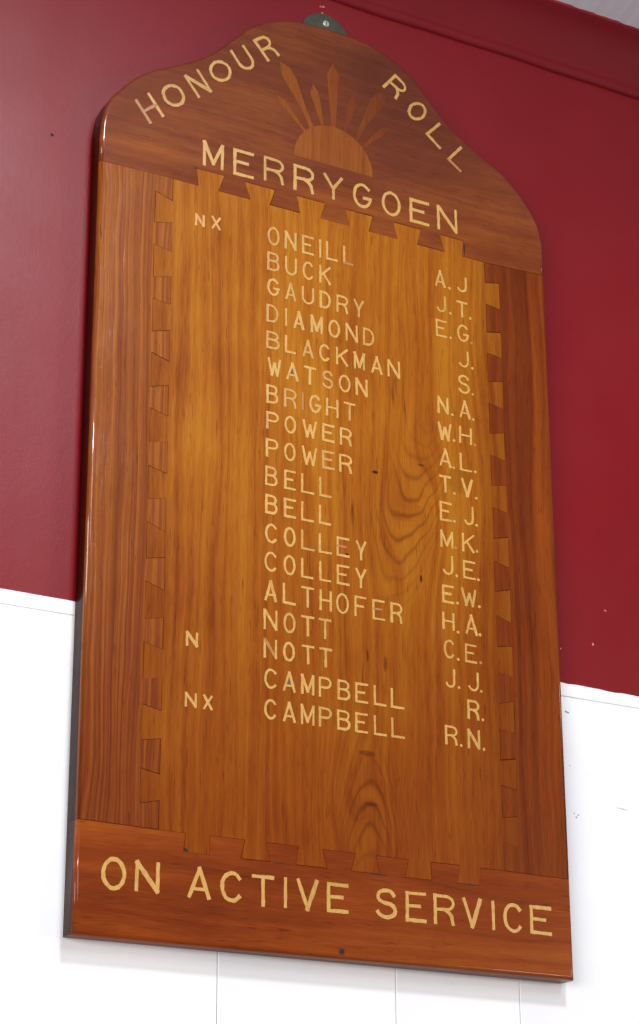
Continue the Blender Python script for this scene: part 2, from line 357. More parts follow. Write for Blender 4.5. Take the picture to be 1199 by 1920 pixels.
# ------------------------------------------------------------------ measured lettering
# (character, baseline, cap height, left, right) on the board, metres; v grows downward from the top joint
PANEL_LETTERS = [
  ('O', 0.0612, 0.0281, 0.2464, 0.2648), ('N', 0.0612, 0.0281, 0.2726, 0.291), ('E', 0.0612, 0.0281, 0.2993, 0.318), ('I', 0.0612, 0.0281, 0.3253, 0.3305),
  ('L', 0.0612, 0.0281, 0.3372, 0.3558), ('L', 0.0612, 0.0281, 0.3642, 0.3802), ('B', 0.0995, 0.0276, 0.246, 0.2649), ('U', 0.0995, 0.0276, 0.2735, 0.2916),
  ('C', 0.0995, 0.0276, 0.3003, 0.3179), ('K', 0.0995, 0.0276, 0.3262, 0.3444), ('G', 0.1366, 0.0261, 0.2462, 0.265), ('A', 0.1366, 0.0261, 0.274, 0.29),
  ('U', 0.1366, 0.0261, 0.2992, 0.3184), ('D', 0.1366, 0.0261, 0.3267, 0.3442), ('R', 0.1366, 0.0261, 0.3531, 0.3714), ('Y', 0.1366, 0.0261, 0.38, 0.3963),
  ('D', 0.1765, 0.0265, 0.2454, 0.2636), ('I', 0.1765, 0.0265, 0.2727, 0.2774), ('A', 0.1765, 0.0265, 0.2865, 0.3027), ('M', 0.1765, 0.0265, 0.3129, 0.3311),
  ('O', 0.1765, 0.0265, 0.3404, 0.3581), ('N', 0.1765, 0.0265, 0.367, 0.3864), ('D', 0.1765, 0.0265, 0.3943, 0.4123), ('B', 0.2151, 0.0258, 0.2452, 0.2653),
  ('L', 0.2151, 0.0258, 0.2734, 0.29), ('A', 0.2151, 0.0258, 0.3002, 0.3169), ('C', 0.2151, 0.0258, 0.3258, 0.3423), ('K', 0.2151, 0.0258, 0.3515, 0.3703),
  ('M', 0.2151, 0.0258, 0.3796, 0.397), ('A', 0.2151, 0.0258, 0.4069, 0.4245), ('N', 0.2151, 0.0258, 0.4327, 0.4526), ('W', 0.2537, 0.0259, 0.2474, 0.2678),
  ('A', 0.2537, 0.0259, 0.2755, 0.2941), ('T', 0.2537, 0.0259, 0.3022, 0.3209), ('S', 0.2537, 0.0259, 0.3301, 0.3472), ('O', 0.2537, 0.0259, 0.3558, 0.3741),
  ('N', 0.2537, 0.0259, 0.3819, 0.4008), ('B', 0.2937, 0.0267, 0.2457, 0.2636), ('R', 0.2937, 0.0267, 0.2724, 0.2911), ('I', 0.2937, 0.0267, 0.2981, 0.3026),
  ('G', 0.2937, 0.0267, 0.3102, 0.3285), ('H', 0.2937, 0.0267, 0.3357, 0.3551), ('T', 0.2937, 0.0267, 0.3629, 0.3815), ('P', 0.3307, 0.0252, 0.2459, 0.2645),
  ('O', 0.3307, 0.0252, 0.2731, 0.2905), ('W', 0.3307, 0.0252, 0.3001, 0.3219), ('E', 0.3307, 0.0252, 0.3298, 0.3487), ('R', 0.3307, 0.0252, 0.3569, 0.3754),
  ('P', 0.3698, 0.026, 0.2455, 0.2643), ('O', 0.3698, 0.026, 0.2726, 0.2897), ('W', 0.3698, 0.026, 0.2991, 0.3222), ('E', 0.3698, 0.026, 0.3296, 0.3489),
  ('R', 0.3698, 0.026, 0.3556, 0.3754), ('B', 0.41, 0.0273, 0.2448, 0.263), ('E', 0.41, 0.0273, 0.2727, 0.2901), ('L', 0.41, 0.0273, 0.2981, 0.3174),
  ('L', 0.41, 0.0273, 0.325, 0.3432), ('B', 0.4487, 0.0268, 0.245, 0.2632), ('E', 0.4487, 0.0268, 0.2724, 0.2905), ('L', 0.4487, 0.0268, 0.298, 0.3173),
  ('L', 0.4487, 0.0268, 0.3243, 0.3429), ('C', 0.4886, 0.0272, 0.2449, 0.2633), ('O', 0.4886, 0.0272, 0.2725, 0.2898), ('L', 0.4886, 0.0272, 0.298, 0.3178),
  ('L', 0.4886, 0.0272, 0.3243, 0.3437), ('E', 0.4886, 0.0272, 0.3507, 0.3704), ('Y', 0.4886, 0.0272, 0.3799, 0.3957), ('C', 0.5272, 0.0273, 0.2445, 0.2629),
  ('O', 0.5272, 0.0273, 0.2722, 0.2896), ('L', 0.5272, 0.0273, 0.298, 0.3161), ('L', 0.5272, 0.0273, 0.3246, 0.3425), ('E', 0.5272, 0.0273, 0.3508, 0.37),
  ('Y', 0.5272, 0.0273, 0.379, 0.3952), ('A', 0.5667, 0.0281, 0.2448, 0.2627), ('L', 0.5667, 0.0281, 0.2712, 0.2902), ('T', 0.5667, 0.0281, 0.298, 0.317),
  ('H', 0.5667, 0.0281, 0.3248, 0.3432), ('O', 0.5667, 0.0281, 0.3495, 0.3687), ('F', 0.5667, 0.0281, 0.377, 0.3951), ('E', 0.5667, 0.0281, 0.4042, 0.4231),
  ('R', 0.5667, 0.0281, 0.4315, 0.45), ('N', 0.6052, 0.0276, 0.2437, 0.2638), ('O', 0.6052, 0.0276, 0.2722, 0.2898), ('T', 0.6052, 0.0276, 0.298, 0.3171),
  ('T', 0.6052, 0.0276, 0.3239, 0.3424), ('N', 0.6426, 0.0261, 0.2439, 0.2633), ('O', 0.6426, 0.0261, 0.2716, 0.2889), ('T', 0.6426, 0.0261, 0.2985, 0.3173),
  ('T', 0.6426, 0.0261, 0.3241, 0.3433), ('C', 0.6821, 0.0267, 0.2451, 0.2635), ('A', 0.6821, 0.0267, 0.2717, 0.2899), ('M', 0.6821, 0.0267, 0.2979, 0.3168),
  ('P', 0.6821, 0.0267, 0.3234, 0.3421), ('B', 0.6821, 0.0267, 0.3507, 0.3696), ('E', 0.6821, 0.0267, 0.3768, 0.3963), ('L', 0.6821, 0.0267, 0.4042, 0.4232),
  ('L', 0.6821, 0.0267, 0.43, 0.4502), ('C', 0.7215, 0.0265, 0.2452, 0.2633), ('A', 0.7215, 0.0265, 0.2718, 0.2899), ('M', 0.7215, 0.0265, 0.2975, 0.3171),
  ('P', 0.7215, 0.0265, 0.3233, 0.3423), ('B', 0.7215, 0.0265, 0.35, 0.3696), ('E', 0.7215, 0.0265, 0.3764, 0.3952), ('L', 0.7215, 0.0265, 0.404, 0.4234),
  ('L', 0.7215, 0.0265, 0.4299, 0.4506), ('A', 0.0583, 0.0263, 0.5134, 0.5302), ('.', 0.0589, 0.0045, 0.5345, 0.539), ('J', 0.0579, 0.0247, 0.5483, 0.5671),
  ('J', 0.0976, 0.0265, 0.5131, 0.5313), ('.', 0.0978, 0.0045, 0.5352, 0.5397), ('T', 0.0972, 0.0251, 0.5478, 0.5665), ('.', 0.0979, 0.0045, 0.5683, 0.5728),
  ('E', 0.136, 0.0264, 0.5125, 0.5307), ('.', 0.1357, 0.0045, 0.5345, 0.539), ('G', 0.1353, 0.027, 0.5479, 0.5676), ('.', 0.1364, 0.0045, 0.5689, 0.5734),
  ('J', 0.1743, 0.0261, 0.5478, 0.5667), ('.', 0.1747, 0.0045, 0.5692, 0.5737), ('S', 0.2144, 0.0285, 0.5471, 0.5659), ('.', 0.2145, 0.0045, 0.5685, 0.573),
  ('N', 0.2521, 0.0257, 0.5121, 0.5303), ('.', 0.2525, 0.0045, 0.534, 0.5385), ('A', 0.2516, 0.0269, 0.5481, 0.566), ('.', 0.2528, 0.0045, 0.5684, 0.5729),
  ('W', 0.2914, 0.0261, 0.5118, 0.5342), ('.', 0.2906, 0.0045, 0.5355, 0.54), ('H', 0.2899, 0.0254, 0.5465, 0.5674), ('.', 0.2905, 0.0045, 0.5693, 0.5738),
  ('A', 0.3303, 0.027, 0.5136, 0.5324), ('.', 0.3311, 0.0045, 0.5339, 0.5384), ('L', 0.3303, 0.0258, 0.5464, 0.5665), ('.', 0.3305, 0.0045, 0.5691, 0.5736),
  ('T', 0.3681, 0.025, 0.5123, 0.5313), ('.', 0.369, 0.0045, 0.5339, 0.5384), ('V', 0.3683, 0.0271, 0.5478, 0.5666), ('.', 0.3691, 0.0045, 0.5693, 0.5738),
  ('E', 0.4097, 0.0281, 0.5119, 0.5312), ('.', 0.4094, 0.0045, 0.5327, 0.5372), ('J', 0.4088, 0.0282, 0.5494, 0.5672), ('.', 0.4086, 0.0045, 0.5686, 0.5731),
  ('M', 0.4478, 0.0249, 0.5119, 0.5322), ('.', 0.4477, 0.0045, 0.5331, 0.5376), ('K', 0.4479, 0.0264, 0.5466, 0.5661), ('.', 0.4463, 0.0045, 0.568, 0.5725),
  ('J', 0.486, 0.028, 0.5131, 0.5322), ('.', 0.487, 0.0045, 0.534, 0.5385), ('E', 0.4864, 0.0262, 0.5469, 0.5669), ('.', 0.4868, 0.0045, 0.5688, 0.5733),
  ('E', 0.5261, 0.0258, 0.5124, 0.5314), ('.', 0.5255, 0.0045, 0.5344, 0.5389), ('W', 0.525, 0.0252, 0.543, 0.5671), ('.', 0.525, 0.0045, 0.569, 0.5735),
  ('H', 0.5634, 0.0248, 0.512, 0.5309), ('.', 0.5661, 0.0045, 0.5338, 0.5383), ('A', 0.5643, 0.0281, 0.5482, 0.5669), ('.', 0.5644, 0.0045, 0.5687, 0.5732),
  ('C', 0.6027, 0.0265, 0.5128, 0.5304), ('.', 0.604, 0.0045, 0.533, 0.5375), ('E', 0.6037, 0.0259, 0.5462, 0.5648), ('.', 0.6032, 0.0045, 0.5686, 0.5731),
  ('J', 0.6427, 0.0263, 0.5134, 0.5306), ('.', 0.6425, 0.0045, 0.533, 0.5375), ('J', 0.6424, 0.0269, 0.5486, 0.5677), ('.', 0.6429, 0.0045, 0.5681, 0.5726),
  ('R', 0.6812, 0.0267, 0.5474, 0.5664), ('.', 0.6815, 0.0045, 0.5692, 0.5737), ('R', 0.7198, 0.026, 0.5118, 0.5311), ('.', 0.7208, 0.0045, 0.5342, 0.5387),
  ('N', 0.7208, 0.0264, 0.5467, 0.5661), ('.', 0.7215, 0.0045, 0.5695, 0.574), ('N', 0.0607, 0.0177, 0.1373, 0.1517), ('X', 0.0595, 0.0194, 0.1616, 0.1756),
  ('N', 0.6436, 0.0194, 0.1353, 0.1522), ('N', 0.7211, 0.019, 0.1354, 0.1519), ('X', 0.721, 0.0188, 0.1602, 0.1734),
]
NAME_LETTERS = [
  ('M', -0.0324, 0.0387, 0.1472, 0.1787), ('E', -0.0309, 0.0406, 0.1934, 0.225), ('R', -0.0346, 0.038, 0.2401, 0.2716), ('R', -0.0328, 0.0404, 0.2862, 0.319),
  ('Y', -0.0338, 0.0381, 0.3338, 0.3645), ('G', -0.0332, 0.0384, 0.3806, 0.4114), ('O', -0.033, 0.0387, 0.4276, 0.4585), ('E', -0.0325, 0.0381, 0.4731, 0.5057),
  ('N', -0.0325, 0.0392, 0.5193, 0.5529),
]
FOOT_LETTERS = [
  ('O', 0.9547, 0.0391, 0.0315, 0.0635), ('N', 0.9533, 0.0374, 0.0746, 0.1067), ('A', 0.9542, 0.0383, 0.144, 0.1744), ('C', 0.9547, 0.0382, 0.187, 0.2176),
  ('T', 0.9556, 0.0385, 0.2294, 0.2608), ('I', 0.9547, 0.0381, 0.2732, 0.2787), ('V', 0.9551, 0.0388, 0.2917, 0.3217), ('E', 0.9542, 0.0376, 0.3337, 0.3646),
  ('S', 0.9554, 0.0387, 0.4035, 0.4343), ('E', 0.9554, 0.0386, 0.447, 0.4775), ('R', 0.9549, 0.0387, 0.4883, 0.5201), ('V', 0.9554, 0.0383, 0.5316, 0.561),
  ('I', 0.955, 0.0383, 0.5758, 0.5807), ('C', 0.9559, 0.0387, 0.5935, 0.6239), ('E', 0.9545, 0.0372, 0.6348, 0.6688),
]
# (character, bottom left, bottom right, top left)
ARCH_LETTERS = [
  ('H', (0.0678, -0.072), (0.089, -0.09), (0.0448, -0.102)), ('O', (0.0987, -0.1019), (0.1256, -0.1238), (0.0776, -0.1281)), ('N', (0.1391, -0.132), (0.1602, -0.1493), (0.116, -0.1615)), ('O', (0.1675, -0.1614), (0.1956, -0.1836), (0.1477, -0.1869)),
  ('U', (0.2075, -0.194), (0.2297, -0.211), (0.1852, -0.2218)), ('R', (0.245, -0.2226), (0.2654, -0.2392), (0.221, -0.2502)), ('R', (0.4313, -0.2393), (0.4544, -0.223), (0.4533, -0.2666)), ('O', (0.4669, -0.2093), (0.4891, -0.1938), (0.4897, -0.2366)),
  ('L', (0.5024, -0.1818), (0.5268, -0.1629), (0.5268, -0.2079)), ('L', (0.5383, -0.1507), (0.561, -0.1345), (0.5627, -0.1789)),
]
WORN = {39: (0,), 65: (2,), 79: (2,), 85: (1,), 5: (1,)}

# ------------------------------------------------------------------ the honour board
T_BOARD = 0.028                                            # thickness of the timber
BC = (0.35, 1.009)                                         # the board's foot, centre
board = bpy.data.objects.new('honour_board', None)
S.collection.objects.link(board)
board.location = W(BC[0], 0.0, 0.0)                         # local frame: x = u - 0.35, y = depth, z = -v
board['label'] = 'varnished timber honour roll with arched top and pale inlaid lettering on the maroon wall'
board['category'] = 'honour board'


def L(u, v, z=0.0):
    return (u - BC[0], z, -v)


def inset(poly, ds):
    """poly: points clockwise in (u, v down) = counter-clockwise seen with v up; ds[i] = inset of edge i -> i+1"""
    n = len(poly)
    out = []
    for i in range(n):
        p0, p1, p2 = Vector(poly[i - 1]), Vector(poly[i]), Vector(poly[(i + 1) % n])
        a = (p1 - p0).normalized()
        b = (p2 - p1).normalized()
        na, nb = Vector((-a.y, a.x)), Vector((-b.y, b.x))
        da, db = ds[i - 1], ds[i]
        cr = a.x * b.y - a.y * b.x
        if abs(cr) < 0.05:
            q = p1 + (na * da + nb * db) * 0.5
        else:
            q1, q2 = p1 + na * da, p1 + nb * db
            t = ((q2 - q1).x * b.y - (q2 - q1).y * b.x) / cr
            q = q1 + a * t
        out.append((q.x, q.y))
    return out


def slab(name, poly, outer, mat, front=0.0, back=T_BOARD, gap=0.00005, cham=0.00026, rad=0.0048, tone=None):
    """one board: outer[i] tells that edge i -> i+1 is on the rim (rounded); the others butt against a neighbour"""
    area2 = sum(poly[i][0] * poly[(i + 1) % len(poly)][1] - poly[(i + 1) % len(poly)][0] * poly[i][1] for i in range(len(poly)))
    assert area2 > 0, name
    rings = []
    steps = ((1.0, 0.0), (0.62, 0.07), (0.30, 0.27), (0.09, 0.60), (0.0, 1.0))
    er = [(rnd.choice((0.2, 0.6, 1.5, 3.5)), rnd.choice((0.15, 0.6, 1.2, 2.4))) for _ in poly]
    for k, (o_, d_) in enumerate(steps):
        ds = [(rad * o_) if outer[i] else (gap * er[i][0] + cham * er[i][1] * max(0.0, 1.0 - k * 0.5)) for i in range(len(poly))]
        pts = inset(poly, ds)
        # joint edges drop straight after the chamfer, the rim follows a quarter round
        rings.append((pts, d_ * rad))
    bm = bmesh.new()
    n = len(poly)
    vr = [[bm.verts.new(L(p[0], p[1], front + d)) for p in pts] for pts, d in rings]
    vr.append([bm.verts.new(L(p[0], p[1], back)) for p in rings[-1][0]])
    cap = bm.faces.new(vr[0])
    for a, b in zip(vr, vr[1:]):
        for i in range(n):
            j = (i + 1) % n
            f = bm.faces.new((a[j], a[i], b[i], b[j]))
            f.smooth = bool(outer[i])
            if outer[i] and a is vr[-2] and not (poly[i][1] > 1.0 and poly[j][1] > 1.0):
                f.material_index = 1
    bk = bm.faces.new(list(reversed(vr[-1])))
    bmesh.ops.recalc_face_normals(bm, faces=bm.faces)
    bmesh.ops.triangulate(bm, faces=[cap, bk])
    return link(name, mesh_of(name, bm), [mat, M_edge], board)


# arch outline, left half, from the shoulder to the crown (symmetric about the centre line)
HALF = [(-0.0018, -0.030), (-0.0014, -0.052), (0.0005, -0.066), (0.0040, -0.080), (0.0110, -0.095), (0.0205, -0.1085), (0.0325, -0.1235), (0.0470, -0.1385),
        (0.0600, -0.1495), (0.0770, -0.1605), (0.0930, -0.1680), (0.1070, -0.1765), (0.1200, -0.1835), (0.1340, -0.1915), (0.1470, -0.2005),
        (0.1600, -0.2110), (0.1700, -0.2205), (0.1800, -0.2310), (0.1900, -0.2415), (0.1980, -0.2495), (0.2070, -0.2595), (0.2170, -0.2690),
        (0.2300, -0.2795), (0.2450, -0.2875), (0.2600, -0.2945), (0.2760, -0.3000), (0.2930, -0.3040), (0.3100, -0.3062), (0.3300, -0.3078), (0.3500, -0.3082)]
ARCH = HALF + [(0.70 - a, b) for a, b in reversed(HALF[:-1])]
UL, UR, VB = -0.0018, 0.7018, 1.009

# joints, as measured: tail corners along the top and bottom, pin corners along the sides
TOP_T = [0.1381, 0.1805, 0.2115, 0.2583, 0.2907, 0.3357, 0.3684, 0.4136, 0.4461, 0.4915, 0.5230, 0.5627]
TOP_B = [0.1416, 0.1722, 0.2199, 0.2502, 0.2965, 0.3286, 0.3746, 0.4064, 0.4524, 0.4850, 0.5300, 0.5604]
V_TT, V_TB = -0.0247, 0.0003
BOT_T = [0.1400, 0.1723, 0.2201, 0.2495, 0.2952, 0.3287, 0.3757, 0.4053, 0.4526, 0.4864, 0.5298, 0.5605]
BOT_B = [0.1378, 0.1719, 0.2150, 0.2550, 0.2903, 0.3345, 0.3687, 0.4101, 0.4479, 0.4874, 0.5258, 0.5589]
V_BT, V_BB = 0.8768, 0.8998
JO, JI = 0.0790, 0.1045
RI, RO = 0.5982, 0.6225
# (outer v, inner v) pairs going down the left joint: the stile's pins reach in to JI
LEFT = [(0.0258, 0.0343), (0.0716, 0.0658), (0.1039, 0.1089), (0.1513, 0.1448), (0.1822, 0.1851), (0.2290, 0.2221), (0.2588, 0.2665), (0.3070, 0.3002),
        (0.3363, 0.3433), (0.3839, 0.3774), (0.4150, 0.4214), (0.4601, 0.4546), (0.4904, 0.4999), (0.5387, 0.5336), (0.5687, 0.5773), (0.6176, 0.6115),
        (0.6470, 0.6530), (0.6939, 0.6885), (0.7256, 0.7308), (0.7702, 0.7654), (0.8050, 0.8095), (0.8473, 0.8415)]
# (inner v, outer v) pairs down the right joint: the panel's tails reach out to RO
RIGHT = [(0.0329, 0.0279), (0.0660, 0.0698), (0.1102, 0.1057), (0.1425, 0.1460), (0.1873, 0.1818), (0.2190, 0.2236), (0.2654, 0.2596), (0.2975, 0.3025),
         (0.3430, 0.3389), (0.3750, 0.3793), (0.4201, 0.4145), (0.4530, 0.4590), (0.4969, 0.4906), (0.5300, 0.5375), (0.5746, 0.5700), (0.6095, 0.6149),
         (0.6530, 0.6467), (0.6870, 0.6906), (0.7303, 0.7260), (0.7640, 0.7683), (0.8069, 0.8030), (0.8395, 0.8446)]

top_edge = []                                   # along the top joint, left to right
for k in range(0, 12, 2):
    top_edge += [(TOP_B[k], V_TB), (TOP_T[k], V_TT), (TOP_T[k + 1], V_TT), (TOP_B[k + 1], V_TB)]
bot_edge = []                                   # along the bottom joint, left to right
for k in range(0, 12, 2):
    bot_edge += [(BOT_T[k], V_BT), (BOT_B[k], V_BB), (BOT_B[k + 1], V_BB), (BOT_T[k + 1], V_BT)]
left_edge = []                                  # down the left joint
for k, (vo, vi) in enumerate(LEFT):
    left_edge += [(JI, vi), (JO, vo)] if k % 2 == 0 else [(JO, vo), (JI, vi)]
right_edge = []                                 # down the right joint
for k, (vi, vo) in enumerate(RIGHT):
    right_edge += [(RI, vi), (RO, vo)] if k % 2 == 0 else [(RO, vo), (RI, vi)]
SL, SR = (UL, 0.0024), (UR, -0.0040)            # where the top joint meets the rims
FL, FR = (UL, 0.8752), (UR, 0.8782)             # where the foot joint meets the rims


def build(name, segs, mat):
    """segs: lists of points with a flag 'rim follows'"""
    pts, outer = [], []
    for p, o_ in segs:
        pts.append(p)
        outer.append(o_)
    return slab(name, pts, outer, mat, front=0.00022 if name == 'centre_panel' else 0.0, cham=0.00040 if name == 'side_board' else 0.00026)


tl, tr = (JI, 0.0), (RI, 0.0006)
bl, br = (JI, 0.8768), (RI, 0.8768)
# headboard: rim over the arch, then the joint from right to left
seq = [(SL, True)] + [(p, True) for p in ARCH] + [(SR, False), (tr, False)]
seq += [(p, False) for p in reversed(top_edge)] + [(tl, False)]
top_board = build('top_board', seq, M_top)
seq = [(tl, False)] + [(p, False) for p in top_edge] + [(tr, False)] + [(p, False) for p in right_edge] + [(br, False)]
seq += [(p, False) for p in reversed(bot_edge)] + [(bl, False)] + [(p, False) for p in reversed(left_edge)]
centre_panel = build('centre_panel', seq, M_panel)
seq = [(SL, False), (tl, False)] + [(p, False) for p in left_edge] + [(bl, False), (FL, True)]
left_stile = build('side_board', seq, M_left)
left_stile['label'] = 'left side board with bold straight stripes in the grain'
seq = [(tr, False), (SR, True), (FR, False), (br, False)] + [(p, False) for p in reversed(right_edge)]
right_stile = build('side_board', seq, M_right)
right_stile['label'] = 'right side board of darker, redder timber'
seq = [(FL, False), (bl, False)] + [(p, False) for p in bot_edge] + [(br, False), (FR, True), ((UR, VB), True), ((UL, VB), True)]
bottom_board = build('bottom_board', seq, M_foot)

# ------------------------------------------------------------------ sun emblem let into the top board
def patch(name, pts, mat, parent, front=-0.00012, back=0.0015):
    cu = sum(p[0] for p in pts) / len(pts)
    cv = sum(p[1] for p in pts) / len(pts)
    bm = bmesh.new()
    a = [bm.verts.new((p[0] - cu, front, -(p[1] - cv))) for p in pts]
    b = [bm.verts.new((p[0] - cu, back, -(p[1] - cv))) for p in pts]
    f0 = bm.faces.new(a)
    n = len(pts)
    for i in range(n):
        j = (i + 1) % n
        bm.faces.new((a[j], a[i], b[i], b[j]))
    f1 = bm.faces.new(list(reversed(b)))
    bmesh.ops.recalc_face_normals(bm, faces=bm.faces)
    bmesh.ops.triangulate(bm, faces=[f0, f1])
    return link(name, mesh_of(name, bm), mat, parent, L(cu, cv))


SU, SV, SRAD = 0.3503, -0.0868, 0.0632
patch('sun_disc', [(SU - SRAD * math.cos(t * math.pi / 36), SV - 0.985 * SRAD * math.sin(t * math.pi / 36)) for t in range(37)], M_sun, top_board, -0.00014)
RAYS = [[(0.2602, -0.1743), (0.2706, -0.1702), (0.2760, -0.1655), (0.3058, -0.1299), (0.3038, -0.1280), (0.2653, -0.1616)],
        [(0.2651, -0.2289), (0.2789, -0.2242), (0.2900, -0.2107), (0.3039, -0.1721), (0.3182, -0.1385), (0.3117, -0.1364), (0.2983, -0.1649), (0.2661, -0.2091)],
        [(0.3169, -0.2091), (0.3244, -0.2005), (0.3290, -0.1851), (0.3340, -0.1460), (0.3308, -0.1455), (0.3135, -0.1917)]]
MIDRAY = [(0.3495, -0.2513), (0.3602, -0.2350), (0.3562, -0.1914), (0.3533, -0.1480), (0.3470, -0.1480), (0.3402, -0.2320)]
for k, rp in enumerate(RAYS):
    patch('sun_ray', rp, M_ray_light, top_board)
    mp = [(2 * SU - a, b) for a, b in reversed(rp)]
    q = patch('sun_ray', mp, M_ray_dark, top_board)
patch('sun_ray', MIDRAY, M_ray_mid, top_board)

# ------------------------------------------------------------------ lettering let into the boards
def arc(cx, cy, rx, ry, a0, a1, n):
    return [(cx + rx * math.cos(math.radians(a0 + (a1 - a0) * k / n)), cy + ry * math.sin(math.radians(a0 + (a1 - a0) * k / n))) for k in range(n + 1)]


# every stroke: (points, width factor, closed)
GLYPH = {
    'A': [([(0.0, 0.0), (0.5, 1.0)], 1.0), ([(1.0, 0.0), (0.5, 1.0)], 1.15), ([(0.17, 0.27), (0.83, 0.27)], 0.85)],
    'B': [([(0, 0), (0, 1)], 1.0), ([(0, 1), (0.55, 1)] + arc(0.55, 0.77, 0.38, 0.23, 80, -90, 7) + [(0, 0.54)], 0.95), ([(0.5, 0.54)] + arc(0.58, 0.27, 0.42, 0.27, 80, -90, 7) + [(0, 0.0)], 1.0)],
    'C': [(arc(0.52, 0.5, 0.52, 0.5, 42, 318, 16), 1.0)],
    'D': [([(0, 0), (0, 1)], 1.0), ([(0, 1), (0.42, 1)] + arc(0.42, 0.5, 0.58, 0.5, 80, -80, 10) + [(0.42, 0), (0, 0)], 0.95)],
    'E': [([(0, 0), (0, 1)], 1.0), ([(0, 1), (1, 1)], 0.95), ([(0, 0.53), (0.72, 0.53)], 0.95), ([(0, 0), (1, 0)], 1.0)],
    'F': [([(0, 0), (0, 1)], 1.0), ([(0, 1), (1, 1)], 0.95), ([(0, 0.53), (0.75, 0.53)], 0.95)],
    'G': [(arc(0.5, 0.5, 0.5, 0.5, 42, 352, 18), 1.0), ([(1.0, 0.42), (0.60, 0.42)], 1.05)],
    'H': [([(0, 0), (0, 1)], 1.0), ([(1, 0), (1, 1)], 1.0), ([(0, 0.5), (1, 0.5)], 0.9)],
    'I': [([(0.5, 0), (0.5, 1)], 1.0)],
    'J': [([(0.95, 1), (0.95, 0.32)] + arc(0.5, 0.32, 0.45, 0.32, -10, -155, 8), 0.95)],
    'K': [([(0, 0), (0, 1)], 1.0), ([(1, 1), (0.05, 0.42)], 0.95), ([(0.34, 0.58), (1, 0)], 1.05)],
    'L': [([(0, 0), (0, 1)], 1.0), ([(0, 0), (1, 0)], 0.95)],
    'M': [([(0, 0), (0, 1)], 1.0), ([(0, 0.98), (0.5, 0.12)], 1.2), ([(1, 0.98), (0.5, 0.12)], 1.1), ([(1, 0), (1, 1)], 1.0)],
    'N': [([(0, 0), (0, 1)], 1.0), ([(0.03, 0.97), (0.97, 0.03)], 1.2), ([(1, 0), (1, 1)], 0.95)],
    'O': [(arc(0.5, 0.5, 0.5, 0.5, 90, 450, 26)[:-1], 1.0)],
    'P': [([(0, 0), (0, 1)], 1.0), ([(0, 1), (0.55, 1)] + arc(0.58, 0.74, 0.42, 0.26, 80, -90, 8) + [(0, 0.48)], 0.95)],
    'R': [([(0, 0), (0, 1)], 1.0), ([(0, 1), (0.55, 1)] + arc(0.60, 0.75, 0.40, 0.25, 80, -90, 8) + [(0, 0.48)], 0.95), ([(0.52, 0.49), (0.74, 0.42), (0.90, 0.28), (0.97, 0.0)], 1.0)],
    'S': [(arc(0.5, 0.76, 0.46, 0.24, 20, 262, 11) + arc(0.5, 0.26, 0.5, 0.26, 78, -160, 12), 1.0)],
    'T': [([(0, 1), (1, 1)], 0.95), ([(0.5, 0), (0.5, 1)], 1.05)],
    'U': [([(0, 1), (0, 0.36)] + arc(0.5, 0.36, 0.5, 0.36, 190, 350, 10) + [(1, 0.36), (1, 1)], 1.0)],
    'V': [([(0, 1), (0.5, 0)], 1.0), ([(1, 1), (0.5, 0)], 1.2)],
    'W': [([(0, 1), (0.27, 0)], 1.1), ([(0.52, 0.72), (0.27, 0)], 1.25), ([(0.52, 0.72), (0.77, 0)], 1.25), ([(1, 1), (0.77, 0)], 1.05)],
    'X': [([(0, 1), (1, 0)], 1.05), ([(1, 1), (0, 0)], 1.0)],
    'Y': [([(0, 1), (0.5, 0.44)], 1.0), ([(1, 1), (0.5, 0.44)], 1.05), ([(0.5, 0.46), (0.5, 0)], 1.05)],
    '.': [],
}


def ribbon(bm, pts, w, zf, zb, mi, closed=False):
    if not closed:                                # cut lines wander a little: break long strokes up
        q_ = [Vector(pts[0])]
        for p in pts[1:]:
            d = Vector(p) - q_[-1]
            m_ = max(1, int(d.length / 0.0048))
            p0 = q_[-1].copy()
            nn = Vector((-d.y, d.x)).normalized() if d.length > 0 else Vector((0, 0))
            for k in range(1, m_ + 1):
                w_ = rnd.uniform(-0.00016, 0.00016) if k < m_ else 0.0
                q_.append(p0 + d * (k / m_) + nn * w_)
        pts = q_
    n = len(pts)
    P = [Vector(p) for p in pts]
    if not closed:                                # square caps
        P[0] = P[0] + (P[0] - P[1]).normalized() * w * 0.46
        P[-1] = P[-1] + (P[-1] - P[-2]).normalized() * w * 0.46
    Lf, Rt = [], []
    for i in range(n):
        if closed:
            a = (P[i] - P[i - 1]).normalized()
            b = (P[(i + 1) % n] - P[i]).normalized()
        else:
            a = (P[i] - P[i - 1]).normalized() if i > 0 else (P[1] - P[0]).normalized()
            b = (P[i + 1] - P[i]).normalized() if i < n - 1 else a
        d = (a + b)
        d = d.normalized() if d.length > 1e-6 else a
        nn = Vector((-d.y, d.x))
        k = min(1.7, 1.0 / max(0.3, nn.dot(Vector((-a.y, a.x)))))
        ww = w * 0.5 * k * rnd.uniform(0.84, 1.12)
        Lf.append(P[i] + nn * ww)
        Rt.append(P[i] - nn * ww)
    q = [[bm.verts.new((p.x, z, p.y)) for p in side] for side, z in ((Lf, zf), (Rt, zf), (Lf, zb), (Rt, zb))]
    rng_ = range(n) if closed else range(n - 1)
    for i in rng_:
        j = (i + 1) % n
        for f in ((q[0][i], q[0][j], q[1][j], q[1][i]), (q[0][j], q[0][i], q[2][i], q[2][j]), (q[1][i], q[1][j], q[3][j], q[3][i])):
            bm.faces.new(f).material_index = mi
    if not closed:
        bm.faces.new((q[0][0], q[1][0], q[3][0], q[2][0])).material_index = mi
        bm.faces.new((q[1][-1], q[0][-1], q[2][-1], q[3][-1])).material_index = mi


